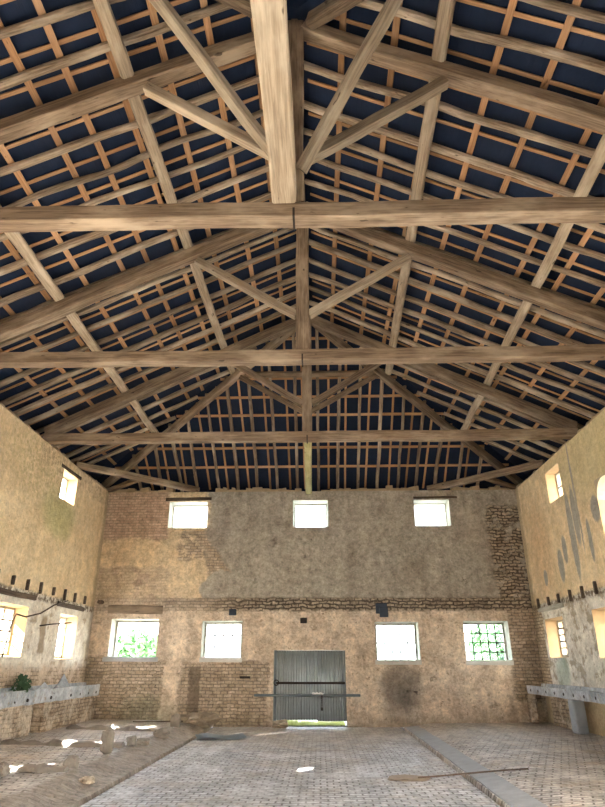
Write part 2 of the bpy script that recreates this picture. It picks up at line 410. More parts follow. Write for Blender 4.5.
LW = [(-6.31, -4.87, 1.71, 2.88, .05), (-3.54, -2.33, 1.70, 2.82, .05), (1.62, 2.91, 1.63, 2.78, .05), (4.25, 5.57, 1.62, 2.80, .05)]
UW = [(-4.86, -3.61, 5.63, 6.48, .05), (-.84, .29, 5.63, 6.50, .05), (3.05, 4.18, 5.65, 6.49, .05)]
GATE = (-1.38, .72, 0, 2.0, .0)
wall('wall_back', lambda u, v, d: (u, YB+d, v), XL-WT, XR+WT, 0, ZT, WT, LW+UW+[GATE], M['wall_back'])
LWIN = [(13.43, 14.78, 1.77, 2.86, .06), (16.68, 17.92, 1.75, 2.86, .06), (10.2, 11.5, 1.77, 2.86, .06), (7.0, 8.3, 1.77, 2.86, .06), (15.46, 16.46, 5.70, 6.48, .04), (3.95, 4.85, 5.35, 5.95, .0), (10.6, 11.5, 4.3, 5.5, .04), (1.6, 4.5, 0, 3.2, .0)]  # the unseen doorway and small upper opening are added to throw sun inside
RWIN = [(16.85, 18.2, 1.78, 2.78, .06), (13.7, 15.0, 1.74, 2.79, .06), (10.5, 11.8, 1.74, 2.79, .06), (7.3, 8.6, 1.74, 2.79, .06), (15.42, 16.42, 5.66, 6.52, .04), (12.7, 13.6, 4.3, 5.5, .0), (9.3, 10.5, 4.3, 5.7, 0), (6.3, 7.5, 4.3, 5.7, 0), (3.3, 4.5, 4.3, 5.7, 0), (2.4, 5.6, 0, 3.2, 0)]  # unseen doorway and three unseen upper openings are added to bring in daylight
wall('wall_left', lambda u, v, d: (XL-d, u, v), YF, YB, 0, ZT, WT, LWIN, M['wall_left'])
wall('wall_right', lambda u, v, d: (XR+d, u, v), YF, YB, 0, ZT, WT, RWIN, M['wall_right'])
wall('wall_front', lambda u, v, d: (u, YF-d, v), XL-WT, XR+WT, 0, ZT, WT, [(-1.2, -.2, 0, 2.0, 0)], M['earth'])  # unseen near wall: doorway added to admit daylight, dark colour keeps bounce low
# boxed eaves and near wall strip, unseen, added to stop daylight leaking under the roof
fe = lambda dx: APEX-SL*dx+.40
for nm, a in (('trim_1', (XC-7.57, XC-7.52, -1.2, 20.1, 6.74, fe(7.53))), ('trim_2', (XC+7.52, XC+7.57, -1.2, 20.1, 6.74, fe(7.53))),
              ('trim_10', (XC-7.52, XL-WT-.002, -1.2, 20.05, 6.70, 6.76)), ('trim_11', (XR+WT+.002, XC+7.52, -1.2, 20.05, 6.70, 6.76)),
              ('trim_3', (XC-7.5, XC+7.5, 20.05, 20.10, 6.70, APEX-SH*(20.06-Y3)+.4)), ('trim_12', (XC-7.5, XC+7.5, YB+WT+.002, 20.05, 6.69, 6.75)),
              ('trim_4', (XL-.5, XR+.5, YF-.30, YF-.22, ZT, 7.27))):
    struct(box(nm, *a, M['stub'], bev=0))
# crumbly mortar bedding on the wall heads
def bedding(name, P0, P1, inward, gaps, seed, hk=1.0):
    bm = bmesh.new(); P0, P1 = Vector(P0), Vector(P1); L = (P1-P0).length; D = (P1-P0)/L; I = Vector(inward)
    s = 0.0
    r = random.Random(seed)
    while s < L:
        w = r.uniform(.12, .34)
        if not any(g0 < s+w and s < g1 for g0, g1 in gaps):
            h = r.uniform(.03, .09)*hk; o = r.uniform(-.02, .03); dp = r.uniform(.2, .3)
            a = P0+D*(s+.005); b = P0+D*(s+w-.005)
            v = []
            for q in (a, b):
                hh = h*r.uniform(.7, 1.2)
                for dd, zz in ((o, 0), (o*.5-.03, hh), (-dp, hh*1.1), (-dp, 0)):
                    v.append(bm.verts.new(q+I*dd+Vector((0, 0, zz))))
            for f in ((0, 1, 2, 3), (7, 6, 5, 4), (0, 4, 5, 1), (1, 5, 6, 2), (2, 6, 7, 3), (3, 7, 4, 0)): bm.faces.new([v[i] for i in f])
        s += w
    return struct(mesh_obj(name, bm, M['mortar']))
tg = [(y-.2-YF, y+.2-YF) for y in TY]
bedding('trim_5', (XL, YF, ZT), (XL, YB, ZT), (1, 0, 0), tg+[(15.9-YF, 16.8-YF)], 1)
bedding('trim_6', (XR, YF, ZT), (XR, YB, ZT), (-1, 0, 0), tg+[(16.1-YF, 17.0-YF)], 2)
bedding('trim_7', (XL, YB, ZT), (XR, YB, ZT), (0, -1, 0), [(2.3, 3.3), (6.4, 6.85), (10.2, 11.2)], 3, 1.9)

# ------------------------------------------------------------------ floor
def slab(name, pts, z0, z1, mat):
    bm = bmesh.new()
    a = [bm.verts.new((x, y, z0)) for x, y in pts]; b = [bm.verts.new((x, y, z1 if not isinstance(z1, (list, tuple)) else z1[i])) for i, (x, y) in enumerate(pts)]
    n = len(pts); bm.faces.new(a[::-1]); bm.faces.new(b)
    for i in range(n): bm.faces.new((a[i], a[(i+1) % n], b[(i+1) % n], b[i]))
    return struct(mesh_obj(name, bm, mat))
slab('floor', [(-2.99, YF-WT), (2.20, YF-WT), (2.20, YB+WT), (-2.99, YB+WT)], -.2, 0, M['aisle'])
struct(box('trim_13', 2.20, 2.28, 18.75, YB+WT-.01, -.2, -.004, M['concrete'], bev=0)); struct(box('trim_14', -3.07, -2.99, 18.75, YB+WT-.01, -.2, -.004, M['concrete'], bev=0))  # plugs in the groove ends, added to block light leaking under the wall
# left stall floor: ragged sloping kerb from a subdivided strip
def stall(name, xs_z, y0, y1, mat, seed, amp):
    bm = bmesh.new(); n = int((y1-y0)/.18); rows = []
    for i in range(n+1):
        y = y0+(y1-y0)*i/n; row = []
        for x, z, a in xs_z:
            row.append(bm.verts.new((x+a*amp*mnoise.noise((y*1.3, x, seed)), y, z+a*.06*mnoise.noise((y*2.1, x*2, seed+4)))))
        rows.append(row)
    for r0, r1 in zip(rows, rows[1:]):
        for j in range(len(xs_z)-1): bm.faces.new((r0[j], r0[j+1], r1[j+1], r1[j]))
    base = [bm.verts.new((x, y, -.2)) for x, y in ((xs_z[0][0], y0), (xs_z[-1][0], y0), (xs_z[-1][0], y1), (xs_z[0][0], y1))]
    bm.faces.new(base)
    return struct(mesh_obj(name, bm, mat))
stall('floor_left', [(XL, .18, 0), (-5.2, .17, 0), (-4.2, .15, .2), (-3.75, .16, .6), (-3.55, .13, 1), (-3.32, .05, .8), (-3.10, .01, .3), (-3.06, -.09, 0), (-2.992, -.10, 0)], YF, YB, M['stall_l'], 3, .10)
stall('floor_right', [(2.202, -.10, 0), (2.27, -.09, 0), (2.30, .005, .2), (2.80, .07, .25), (3.0, .10, .4), (4.0, .11, .1), (XR, .13, 0)], YF, YB, M['stall_r'], 8, .06)
# smooth concrete gutter strip beside the right stalls
bm = bmesh.new(); n = 60; rw = []
for i in range(n+1):
    y = 3+(18.7-3)*i/n; a = .02*mnoise.noise((y*1.5, 0, 2))
    rw.append([bm.verts.new((x+a, y, z)) for x, z in ((2.315, -.02), (2.32, .026), (2.66+a, .072), (2.70+a, .02))])
for r0, r1 in zip(rw, rw[1:]):
    for j in range(3): bm.faces.new((r0[j], r0[j+1], r1[j+1], r1[j]))
struct(mesh_obj('trim_8', bm, M['concrete']))

# ------------------------------------------------------------------ roof covering
def roof():
    t = .40; bm = bmesh.new()
    k = lambda x, y, z: bm.verts.new((x, y, z))
    def ring(off):
        a1 = k(XC, Y1, APEX+off); a3 = k(XC, Y3, APEX+off)
        dx = 8.0; z = APEX+off-SL*dx
        yb = Y3+SL*dx/SH; yf = Y1-SL*dx/SN
        return a1, a3, k(XC-dx, yf, z), k(XC-dx, yb, z), k(XC+dx, yb, z), k(XC+dx, yf, z)
    lo, hi = ring(t), ring(t+.05)
    for r in (lo, hi):
        a1, a3, c1, c2, c3, c4 = r
        bm.faces.new((a1, a3, c2, c1)); bm.faces.new((a3, a1, c4, c3)); bm.faces.new((a3, c3, c2)); bm.faces.new((a1, c1, c4))
    for i, j in ((2, 3), (3, 4), (4, 5), (5, 2)): bm.faces.new((lo[i], lo[j], hi[j], hi[i]))
    struct(mesh_obj('ceiling', bm, M['felt']))
roof()
VU = 1/CT                                # perpendicular thickness -> vertical rise
PUR, RAF, LAT, CB = .17, .10, .028, .022
Z_R = PUR*VU; Z_L = Z_R+RAF*VU; Z_C = Z_L+LAT*VU       # vertical offsets of rafter, lath, batten undersides

# ------------------------------------------------------------------ trusses
tl = ['nearest', 'middle', 'far']
def truss(y, i):
    t = thing('roof_truss', '%s king post roof truss of hewn grey timber spanning the barn' % ['nearest', 'middle', 'farthest'][i], 'roof truss', (XC, y, ZT), 'king post trusses')
    b = .23
    beam('tie_beam', (XL-.14, y, ZT+b/2), (XR+.14, y, ZT+b/2-(.03 if i == 0 else 0)), .24, b, M['oak'], t, wob=.012, cham=.05)
    beam('king_post', (XC+.0, y, ZT+b), (XC+.0, y, APEX-.02), .25, .24, M['oak'], t, up=(0, 1, 0), wob=.008, cham=.06)
    for s in (-1, 1):
        h = (.23 if i == 0 else .25); d0, d1 = .125, 6.75
        off = -h/2*VU+(.09 if i == 0 else 0)
        foot = ZT+b
        zf = lambda d: APEX-SL*d+off
        beam('principal_rafter', (XC+s*d0, y, zf(d0)), (XC+s*d1, y, zf(d1)+.0), .22, h, M['oak'], t, up=(-s*-SL, 0, 1), wob=.014, cham=.08)
        dd = 2.15
        beam('strut', (XC+s*.12, y, ZT+b+.68+.12), (XC+s*dd, y, APEX-SL*dd-h*VU-.06+(.09 if i == 0 else 0)), .15, .15, M['oakp'] if i < 2 else M['oak'], t, up=(0, 1, 0), wob=.01, segs=6, cham=.07)
    st = box('iron_strap', XC-.014, XC+.014, y-.132, y-.121, ZT-.01, ZT+b*.5, M['iron'], t, 0)
    box('iron_bolt', XC-.014, XC+.014, y-.14, y+.14, ZT-.022, ZT-.008, M['iron'], t, 0)
for i, y in enumerate(TY): truss(y, i)

# half ties of the two hips, corner ties, dragon beams, hip rafters, hip struts
o = beam('half_tie_beam', (-.40, 5.97, ZT+.32), (-.40, YF-.3, ZT+.32), .31, .28, M['oakp'], cham=.07, wob=.012)
tag(o, 'broad pale beam with drilled holes running overhead towards the viewer, ending at the nearest tie beam', 'beam')
o = beam('half_tie_beam', (-.27, Y3+.13, ZT+.11), (-.33, YB+.2, ZT+.0), .20, .2, M['fresh'], wob=.006)
tag(o, 'pale yellow new beam from the farthest tie to the far wall above the middle window', 'beam')
for s, A, B, lab in ((-1, (-7.0, 16.35, ZT+.1), (-4.0, 19.25, ZT+.1), 'left'), (1, (6.45, 16.6, ZT+.1), (3.6, 19.28, ZT+.1), 'right')):
    o = beam('corner_tie', A, B, .19, .19, M['oak'], wob=.012)
    tag(o, 'diagonal tie timber crossing the far %s corner at wall head height' % lab, 'beam', 'corner ties')
    m = (Vector(A)+Vector(B))/2
    C = Vector((XL-.25 if s < 0 else XR+.25, YB+.25, ZT+.08))
    q = (m-C); m2 = C+q*(1-.14/q.length)
    o = beam('dragon_beam', m2, C, .15, .14, M['oak'], wob=.01)
    tag(o, 'short dragon beam from the corner tie into the far %s corner' % lab, 'beam', 'dragon beams')
    e = 6.95
    for far, sy, y0, pit in ((1, 1, Y3, SH), (0, -1, Y1, SN)):
        d0 = .25
        P = lambda d, off: Vector((XC+s*d, y0+sy*SL*d/pit, APEX-SL*d+off))
        o = beam('hip_rafter', P(d0, -.1), P(e, -.1), .19, .24, M['oak'], wob=.014)
        tag(o, 'heavy hip rafter rising from the %s %s corner to the ridge' % ('far' if far else 'near', lab), 'rafter', 'hip rafters')
        dd = 1.95 if far else (1.98 if s < 0 else 1.5)
        E = P(dd, -.30)
        K = Vector((XC+s*.09, y0+sy*.125, ZT+.23+(.62 if far else .5)))
        o = beam('hip_strut', K, E, .15, .15, M['oakp'] if not far else M['oak'], wob=.014, segs=8)
        tag(o, 'slanting strut from the %s king post up to the %s hip rafter' % ('farthest' if far else 'nearest', lab), 'strut', 'hip struts')

# purlins on the principals
def purlin(s, dA, yA, dB, yB, label):
    q = PUR/2*VU
    o = beam('purlin', (XC+s*dA, yA, APEX-SL*dA+q), (XC+s*dB, yB, APEX-SL*dB+q), .19, PUR, M['oakp'], up=(s*SL, 0, 1), wob=.012)
    tag(o, label, 'purlin', 'purlins')
purlin(-1, 2.48, 3.9, 2.23, 15.85, 'upper purlin running lengthwise on the left roof slope')
purlin(1, 2.03, 3.9, 2.36, 15.85, 'upper purlin running lengthwise on the right roof slope')
purlin(-1, 4.83, 1.6, 4.83, 17.65, 'lower purlin running lengthwise on the left roof slope')
purlin(1, 4.33, 1.9, 4.80, 17.65, 'lower purlin running lengthwise on the right roof slope')
HU = math.sqrt(1+SH*SH)
for yy, lab in ((15.98, 'upper'), (17.82, 'lower')):
    d = (yy-Y3)*SH/SL-.14; z = APEX-SH*(yy-Y3)+PUR/2*HU
    o = beam('purlin', (XC-d, yy, z), (XC+d, yy, z), .15, PUR, M['oak'], up=(0, SH, 1), wob=.012)
    tag(o, '%s purlin running across the far hip slope' % lab, 'purlin', 'purlins')
o = beam('ridge_beam', (XC, Y1+.0, APEX+.08), (XC, Y3, APEX+.08), .12, .18, M['oak'])
tag(o, 'ridge beam along the top of the roof on the king posts', 'beam')

# common rafters, battens and laths of the long slopes
EAVE = 7.42
def dmin(y, pad=.08):
    if y > Y3: return (y-Y3)*SH/SL+pad
    if y < Y1: return (Y1-y)*SN/SL+pad
    return .07
ys = [6.93+.645*k for k in range(-8, 20)]
ys = [y for y in ys if dmin(y) < 5.9]
for s, side in ((-1, 'left'), (1, 'right')):
    mm = 0
    for k, y in enumerate(sorted(ys, reverse=True)):
        yj = y+rnd.uniform(-.06, .06)
        y2 = yj+rnd.uniform(-.10, .10)
        d0 = max(dmin(yj), dmin(y2))
        th = rnd.uniform(.10, .135)
        q = Z_R+RAF*VU-th/2*VU
        o = beam('rafter', (XC+s*EAVE, y2, APEX-SL*EAVE+q), (XC+s*d0, yj, APEX-SL*d0+q), th, th, M['pole'], up=(s*SL, 0, 1), wob=.022, cham=.26, taper=.12)
        tag(o, 'grey pole rafter on the %s roof slope, %s counted from the far wall' % (side, ORD[k]), 'rafter', 'rafters of the long slopes')
    # thin battens between the rafters, lying on the laths
    for k, y in enumerate(sorted(ys, reverse=True)[:-1]):
        yj = y-.32+rnd.uniform(-.12, .12); d0 = dmin(yj)+.1
        e = EAVE-rnd.uniform(0, .1)
        q = Z_C+CB/2*VU
        o = beam('batten', (XC+s*e, yj+rnd.uniform(-.08, .08), APEX-SL*e+q), (XC+s*d0, yj, APEX-SL*d0+q), .062, CB, M['lath'], up=(s*SL, 0, 1), wob=.004, cham=.05, segs=6)
        tag(o, 'thin orange batten down the %s roof slope, %s counted from the far wall' % (side, ORD[k]), 'batten', 'battens of the long slopes')
    offs = (.62, 1.28, 1.95, 2.62, 3.22, 3.72, 4.42, 5.1, 5.8, 6.45) if s < 0 else (.72, 1.48, 2.12, 2.86, 3.55, 4.28, 4.98, 5.7, 6.4)
    for k, d in enumerate(offs):
        ya = Y1-SL*d/SN+.1; yb = Y3+SL*d/SH-.1
        q = Z_L+LAT/2*VU
        d2 = d+rnd.uniform(-.05, .05)
        o = beam('lath', (XC+s*d, ya, APEX-SL*d+q), (XC+s*d2, yb, APEX-SL*d2+q), .10, LAT, M['lath'], up=(s*SL, 0, 1), wob=.005, cham=.05, segs=16)
        tag(o, 'orange lath running lengthwise on the %s roof slope, %s down from the ridge' % (side, ORD[k]), 'lath', 'laths of the long slopes')
# far hip
HC = 1/HU
hR = PUR*HU; hL = hR+RAF*HU; hC = hL+LAT*HU
xs = [XC+.22+.665*k for k in range(-10, 10)]
xs = [x for x in xs if abs(x-XC) < 6.2]
YE = 19.93
for k, x in enumerate(xs):
    xj = x+rnd.uniform(-.06, .06); x2 = xj+rnd.uniform(-.05, .05)
    y0 = Y3+max(abs(xj-XC), abs(x2-XC))*SL/SH+.08; th = rnd.uniform(.085, .11); q = hR+th/2*HU
    o = beam('rafter', (x2, YE, APEX-SH*(YE-Y3)+q), (xj, y0, APEX-SH*(y0-Y3)+q), th, th, M['pole'], up=(0, SH, 1), wob=.014, cham=.2)
    tag(o, 'rafter on the far hip slope, %s counted from the left' % ORD[k], 'rafter', 'rafters of the far hip')
for k, x in enumerate(xs[:-1]):
    xj = x+.33+rnd.uniform(-.1, .1); y0 = Y3+abs(xj-XC)*SL/SH+.2; q = hC+CB/2*HU
    if y0 > 19.0: continue
    o = beam('batten', (xj+rnd.uniform(-.05, .05), YE, APEX-SH*(YE-Y3)+q), (xj, y0, APEX-SH*(y0-Y3)+q), .065, CB, M['lath'], up=(0, SH, 1), wob=.004, cham=.05, segs=6)
    tag(o, 'thin orange batten on the far hip slope, %s counted from the left' % ORD[k], 'batten', 'battens of the far hip')
for k, y in enumerate((15.2, 15.65, 16.3, 16.85, 17.4, 18.45, 19.1)):
    d = (y-Y3)*SH/SL-.1; q = hL+LAT/2*HU; z = APEX-SH*(y-Y3)+q
    o = beam('lath', (XC-d, y, z), (XC+d, y+rnd.uniform(-.04, .04), z), .085, LAT, M['lath'], up=(0, SH, 1), wob=.005, cham=.05, segs=14)
    tag(o, 'orange lath across the far hip slope, %s down from the top' % ORD[k], 'lath', 'laths of the far hip')

# ------------------------------------------------------------------ windows
wn = [0]
def window(f, u0, u1, v0, v1, d, cols, rows, pane, fw=.05, fmat=None, sub=None):
    """frame set in the wall at depth d; f(u,v,d) -> point"""
    wn[0] += 1
    def bx(bm, a, b, c, e, d0, d1):
        vs = [bm.verts.new(f(u, v, dd)) for u in (a, b) for v in (c, e) for dd in (d0, d1)]
        for q in ((0, 1, 3, 2), (4, 6, 7, 5), (0, 4, 5, 1), (2, 3, 7, 6), (0, 2, 6, 4), (1, 5, 7, 3)): bm.faces.new([vs[i] for i in q])
    bm = bmesh.new()
    bx(bm, u0, u0+fw, v0, v1, d, d+.07); bx(bm, u1-fw, u1, v0, v1, d, d+.07)
    bx(bm, u0+fw, u1-fw, v0, v0+fw, d, d+.07); bx(bm, u0+fw, u1-fw, v1-fw, v1, d, d+.07)
    fr = struct(mesh_obj('window_%d' % wn[0], bm, fmat or M['frame']))
    if pane:
        bm = bmesh.new(); bx(bm, u0+fw, u1-fw, v0+fw, v1-fw, d+.045, d+.05)
        mesh_obj('pane', bm, pane, fr)
    for k in range(1, cols):
        u = u0+fw+(u1-u0-2*fw)*k/cols; bm = bmesh.new(); bx(bm, u-.017, u+.017, v0+fw, v1-fw, d+.018, d+.04); mesh_obj('glazing_bar', bm, M['iron'], fr)
    for k in range(1, rows):
        v = v0+fw+(v1-v0-2*fw)*k/rows; bm = bmesh.new(); bx(bm, u0+fw, u1-fw, v-.017, v+.017, d+.0, d+.018); mesh_obj('glazing_bar', bm, M['iron'], fr)
    return fr
fb = lambda u, v, d: Vector((u, YB+d, v))
fl = lambda u, v, d: Vector((XL-d, u, v))
fr_ = lambda u, v, d: Vector((XR+d, u, v))
ins = lambda o, d: (o[0]+o[4]*d/WT, o[1]-o[4]*d/WT, o[2]+o[4]*d/WT, o[3]-o[4]*d/WT)
window(fb, *ins(LW[0], .38), .38, 1, 1, None, .05)
window(fb, *ins(LW[1], .30), .30, 4, 3, M['dusty'])
window(fb, *ins(LW[2], .34), .34, 5, 4, M['pane'])
window(fb, *ins(LW[3], .36), .36, 5, 4, M['pane'])
for o in UW: window(fb, *ins(o, .38), .38, 1, 1, M['dusty'], .04)
for i, o in enumerate(LWIN[:4]): window(fl, *ins(o, .30), .30, 3, 4, (M['pane'], M['scatter'], None, None)[i])
window(fl, *ins(LWIN[4], .28), .28, 1, 1, M['scatter'], .04)
window(fl, *ins(LWIN[6], .30), .30, 1, 1, M['dusty'], .04)
for i, o in enumerate(RWIN[:4]): window(fr_, *ins(o, .32), .32, 4, 5, M['pane'])
window(fr_, *ins(RWIN[4], .28), .28, 2, 2, M['pane'], .04)
# rounded head and frame of the arched opening in the right wall
def arch(name, f, u0, u1, vs, vt, d0, d1, mat):
    bm = bmesh.new(); n = 14; uc = (u0+u1)/2; r = (u1-u0)/2; rows = []
    for d in (d0, d1):
        lo = [bm.verts.new(f(uc-r*math.cos(PI*i/n), vs+(vt-.02-vs)*math.sin(PI*i/n), d)) for i in range(n+1)]
        hi = [bm.verts.new(f(uc-r*math.cos(PI*i/n), vt, d)) for i in range(n+1)]
        for i in range(n): bm.faces.new((lo[i], lo[i+1], hi[i+1], hi[i]))
        rows.append(lo)
    for i in range(n): bm.faces.new((rows[0][i], rows[0][i+1], rows[1][i+1], rows[1][i]))
    return struct(mesh_obj(name, bm, mat))
arch('trim_9', fr_, 12.7, 13.6, 5.05, 5.5, .001, WT-.001, M['plaster'])
window(fr_, 12.7, 13.6, 4.3, 5.5, .36, 2, 3, M['pane'])
# timber lintels and sills that show
def lint(name, f, u0, u1, v0, v1, d0, d1, mat, lab, cat):
    a, b = f(u0, (v0+v1)/2, (d0+d1)/2), f(u1, (v0+v1)/2, (d0+d1)/2)
    o = beam(name, a, b, abs(d1-d0), v1-v0, mat, wob=.012)
    return tag(o, lab, cat)
lint('lintel', fb, -6.46, -4.78, 3.02, 3.27, -.03, .12, M['oak'], 'weathered timber lintel in the far wall above the leftmost lower window', 'lintel')
lint('lintel', fb, -5.0, -3.5, 6.51, 6.62, -.02, .1, M['stub'], 'dark timber lintel over the upper left window of the far wall', 'lintel')
lint('lintel', fb, 3.05, 4.45, 6.53, 6.60, -.02, .1, M['stub'], 'dark timber lintel over the upper right window of the far wall', 'lintel')
lint('lintel', fl, 15.25, 16.65, 6.50, 6.60, -.02, .1, M['stub'], 'dark lintel over the small upper window in the left wall', 'lintel')
lint('lintel', fl, 16.35, 18.2, 3.02, 3.14, -.05, .1, M['stub'], 'timber lintel over the left wall window nearest the far corner', 'lintel')
lint('lintel', fl, 13.2, 15.0, 3.02, 3.14, -.05, .1, M['stub'], 'timber lintel over the second left wall window from the far corner', 'lintel')
lint('lintel', fr_, 16.6, 18.5, 2.98, 3.10, -.05, .1, M['frame'], 'greenish timber lintel over the right wall window nearest the far corner', 'lintel')
for o, lab in ((LW[0], 'leftmost lower window'), (LW[1], 'lower window left of the gate'), (LW[2], 'lower window right of the gate'), (LW[3], 'rightmost lower window')):
    e = .1 if o is LW[0] else 0
    b = beam('window_sill', (o[0]-.03-e, YB+.11, o[2]+.04), (o[1]+.02+e*.5, YB+.11, o[2]+.04), .26, .15, M['concrete' if e else 'whitewash'], wob=.008)
    tag(b, 'pale stone sill of the %s in the far wall' % lab, 'window sill', 'sills of the far wall')

# stubs of the sawn-off floor joists along both side walls
def stub(f, u, v, lab, h):
    o = beam('joist_stub', f(u, v, .12), f(u, v, -.06), .07, h, M['stub'], wob=.02, segs=3)
    tag(o, lab, 'joist stub', 'joist stubs')
for k, u in enumerate((18.19, 17.42, 16.7, 15.96, 15.19, 14.47, 13.73, 13.0)):
    stub(fl, u, 3.34, 'rotten joist stub sticking out of the left wall, %s from the far corner' % ORD[k], rnd.uniform(.2, .3))
for k, u in enumerate((18.43, 17.6, 16.85, 16.03, 15.25, 14.5, 13.75)):
    stub(fr_, u, 3.22, 'rotten joist stub sticking out of the right wall, %s from the far corner' % ORD[k], rnd.uniform(.2, .3))
o = beam('joist_stub', fb(-6.7, 3.36, .1), fb(-6.7, 3.36, -.12), .16, .10, M['stub'], segs=3)
tag(o, 'dark beam end in the far wall beside the left corner', 'joist stub')

# ------------------------------------------------------------------ gate
gd = bpy.data.objects.new('door_1', None); gd.location = (-.33, YB+.2, 0); link(gd); struct(gd)
def corr(x0, x1, z0, z1, y, amp, pitch, mat):
    bm = bmesh.new(); n = int((x1-x0)/pitch*8); a = []
    for i in range(n+1):
        x = x0+(x1-x0)*i/n; yy = y+amp*math.cos((x-x0)/pitch*2*PI)
        a.append((bm.verts.new((x, yy, z0)), bm.verts.new((x, yy, z1)), bm.verts.new((x, yy+.004, z0)), bm.verts.new((x, yy+.004, z1))))
    for p, q in zip(a, a[1:]):
        bm.faces.new((p[0], q[0], q[1], p[1])); bm.faces.new((p[2], p[3], q[3], q[2])); bm.faces.new((p[1], q[1], q[3], p[3])); bm.faces.new((p[0], p[2], q[2], q[0]))
    o = mesh_obj('corrugated_sheet', bm, mat, gd, True); o.location = -gd.location
    return o
corr(-1.345, -.10, .16, 1.995, YB+.2, .018, .076, M['steel'])
corr(-.115, .715, .13, 1.995, YB+.2, .018, .076, M['steel'])
def gbox(nm, a, m): return box(nm, *a, m, gd, .004)
gbox('gate_rail', (-1.3, .70, YB+.125, YB+.165, 1.09, 1.15), M['iron'])
gbox('gate_rail', (-1.3, .70, YB+.235, YB+.27, .28, .34), M['iron'])
gbox('gate_rail', (-1.3, .70, YB+.235, YB+.27, 1.8, 1.86), M['iron'])
gbox('gate_post', (-1.375, -1.30, YB+.17, YB+.23, 0, 2.0), M['bar'])
gbox('gate_post', (.71, .72, YB+.17, YB+.23, 0, 2.0), M['bar'])
tube('hinge_ring', [(-1.30+.07*math.cos(a), YB+.12, 1.13+.07*math.sin(a)) for a in [2*PI*i/14 for i in range(14)]], .015, M['iron'], gd)
o = box('locking_bar', -1.92, 1.12, YB-.075, YB-.005, .77, .84, M['bar'], None, .008)
tag(o, 'long grey steel bar fixed across the corrugated gate', 'bar')
ch = thing('chain', 'bright chain with padlock hanging from the bar at the middle of the gate', 'chain', (-.1, YB-.1, .8))
for k in range(6):
    c = Vector((-.22+.05*k, YB-.10, .86-.012*(k % 2)))
    tube('link', [c+Vector((.032*math.cos(a), .012*math.sin(a) if k % 2 else 0, .018*math.sin(a) if k % 2 == 0 else .008*math.sin(a))) for a in [2*PI*i/10 for i in range(11)]], .014, M['chain'], ch, 6)
for k in range(7):
    c = Vector((0.02, YB-.10, .79-.045*k))
    tube('link', [c+Vector((.016*math.cos(a), .01*math.sin(a) if k % 2 else 0, .03*math.sin(a))) for a in [2*PI*i/10 for i in range(11)]], .008, M['iron'], ch, 6)
box('padlock', -.01, .05, YB-.125, YB-.085, .42, .5, M['iron'], ch, .006)

# ------------------------------------------------------------------ mangers
def manger(side):
    s = -1 if side == 'left' else 1
    xw = XL if s < 0 else XR; xf = -6.42 if s < 0 else 5.88
    t = thing('manger', ('left manger of broken blue-grey concrete along the left wall under the windows' if s < 0 else 'right manger of blue-grey concrete on posts along the right wall under the windows'), 'manger', (xf, 14, .17 if s < 0 else .13))
    y0, y1 = 6.0, YB-.01
    zt, zb = (1.09, .80) if s < 0 else (1.07, .86)
    bm = bmesh.new(); n = 70; R = []
    for i in range(n+1):
        y = y0+(y1-y0)*i/n; e = .035*mnoise.noise((y*1.7, s, 1)); q = .04*mnoise.noise((y*2.9, s, 6)) if s < 0 else .015*mnoise.noise((y*2, s, 6))
        d = s
        prof = [(xf+e, zb+q), (xf+e-.015*d, zt+q), (xf+.07*d, zt+q), (xf+.10*d, zt-.12), (xw-.10*d, zt-.12), (xw-.06*d, zt+.05), (xw-.006*d, zt+.05), (xw-.006*d, zb), (xf+.2*d, zb-.02)]
        R.append([bm.verts.new((x-t.location.x, y-t.location.y, z-t.location.z)) for x, z in prof])
    for a, b in zip(R, R[1:]):
        for j in range(9): bm.faces.new((a[j], a[(j+1) % 9], b[(j+1) % 9], b[j]))
    bm.faces.new(R[0]); bm.faces.new(R[-1][::-1])
    mesh_obj('trough', bm, M['trough'], t)
    if s < 0:
        for a, b, dx, m in ((17.85, 19.05, .05, 'brickfill'), (15.45, 17.75, .02, 'brickfill'), (13.35, 14.95, .06, 'brickfill'), (14.95, 15.4, .25, 'brickfill'), (9.0, 13.3, .03, 'brickfill')):
            box('base_wall', XL+.006, xf-dx, a, b, .17, .80, M[m], t, .02)
    else:
        for y, w in ((16.05, .16), (12.9, .16), (9.8, .16)): box('support_post', xf+.02, xf+.30, y-w, y+w, .13, .86, M['concrete'], t, .03)
        box('support_post', xf-.08, xf+.12, YB-.30, YB-.03, .13, .86, M['brickfill'], t, .03)
        for a, b in ((16.5, 18.2), (10.2, 12.4)): box('base_wall', xf+.30, XR-.006, a, b, .13, .86, M['brickfill'], t, .02)
    # dark iron plugs standing in for tethering holes along the front
    yy = 18.8
    while yy > 9:
        tube('tether_hole_plug', [(xf-s*.012+.0, yy, zb+.09+.0), (xf+s*.06, yy, zb+.09)], .035, M['iron'], t, 8); yy -= .62
manger('left'); manger('right')
def shard(y, w, h, lean, lab, x=-6.6):
    bm = bmesh.new(); v = [(-.03, -w/2, 0), (-.03, w/2, 0), (-.03, w*.3, h*.35), (-.02, w*.05, h), (-.03, -w*.15, h*.5)]
    a = [bm.verts.new(p) for p in v]; b = [bm.verts.new((p[0]+.07*(1-p[2]/h*.6), p[1], p[2])) for p in v]
    bm.faces.new(a); bm.faces.new(b[::-1])
    for i in range(5): bm.faces.new((a[i], a[(i+1) % 5], b[(i+1) % 5], b[i]))
    o = mesh_obj('concrete_shard', bm, M['trough']); o.location = (x, y, .975); o.rotation_euler = (0, lean, -.75)
    tag(o, lab, 'shard', 'broken slabs on the left manger')
shard(16.75, .6, .42, -.15, 'tall pointed concrete shard standing in the left manger')
shard(15.6, .62, .26, -.2, 'low jagged concrete shard lying in the left manger')
shard(14.9, .5, .20, -.3, 'smallest concrete shard on the left manger beside the dark plant')
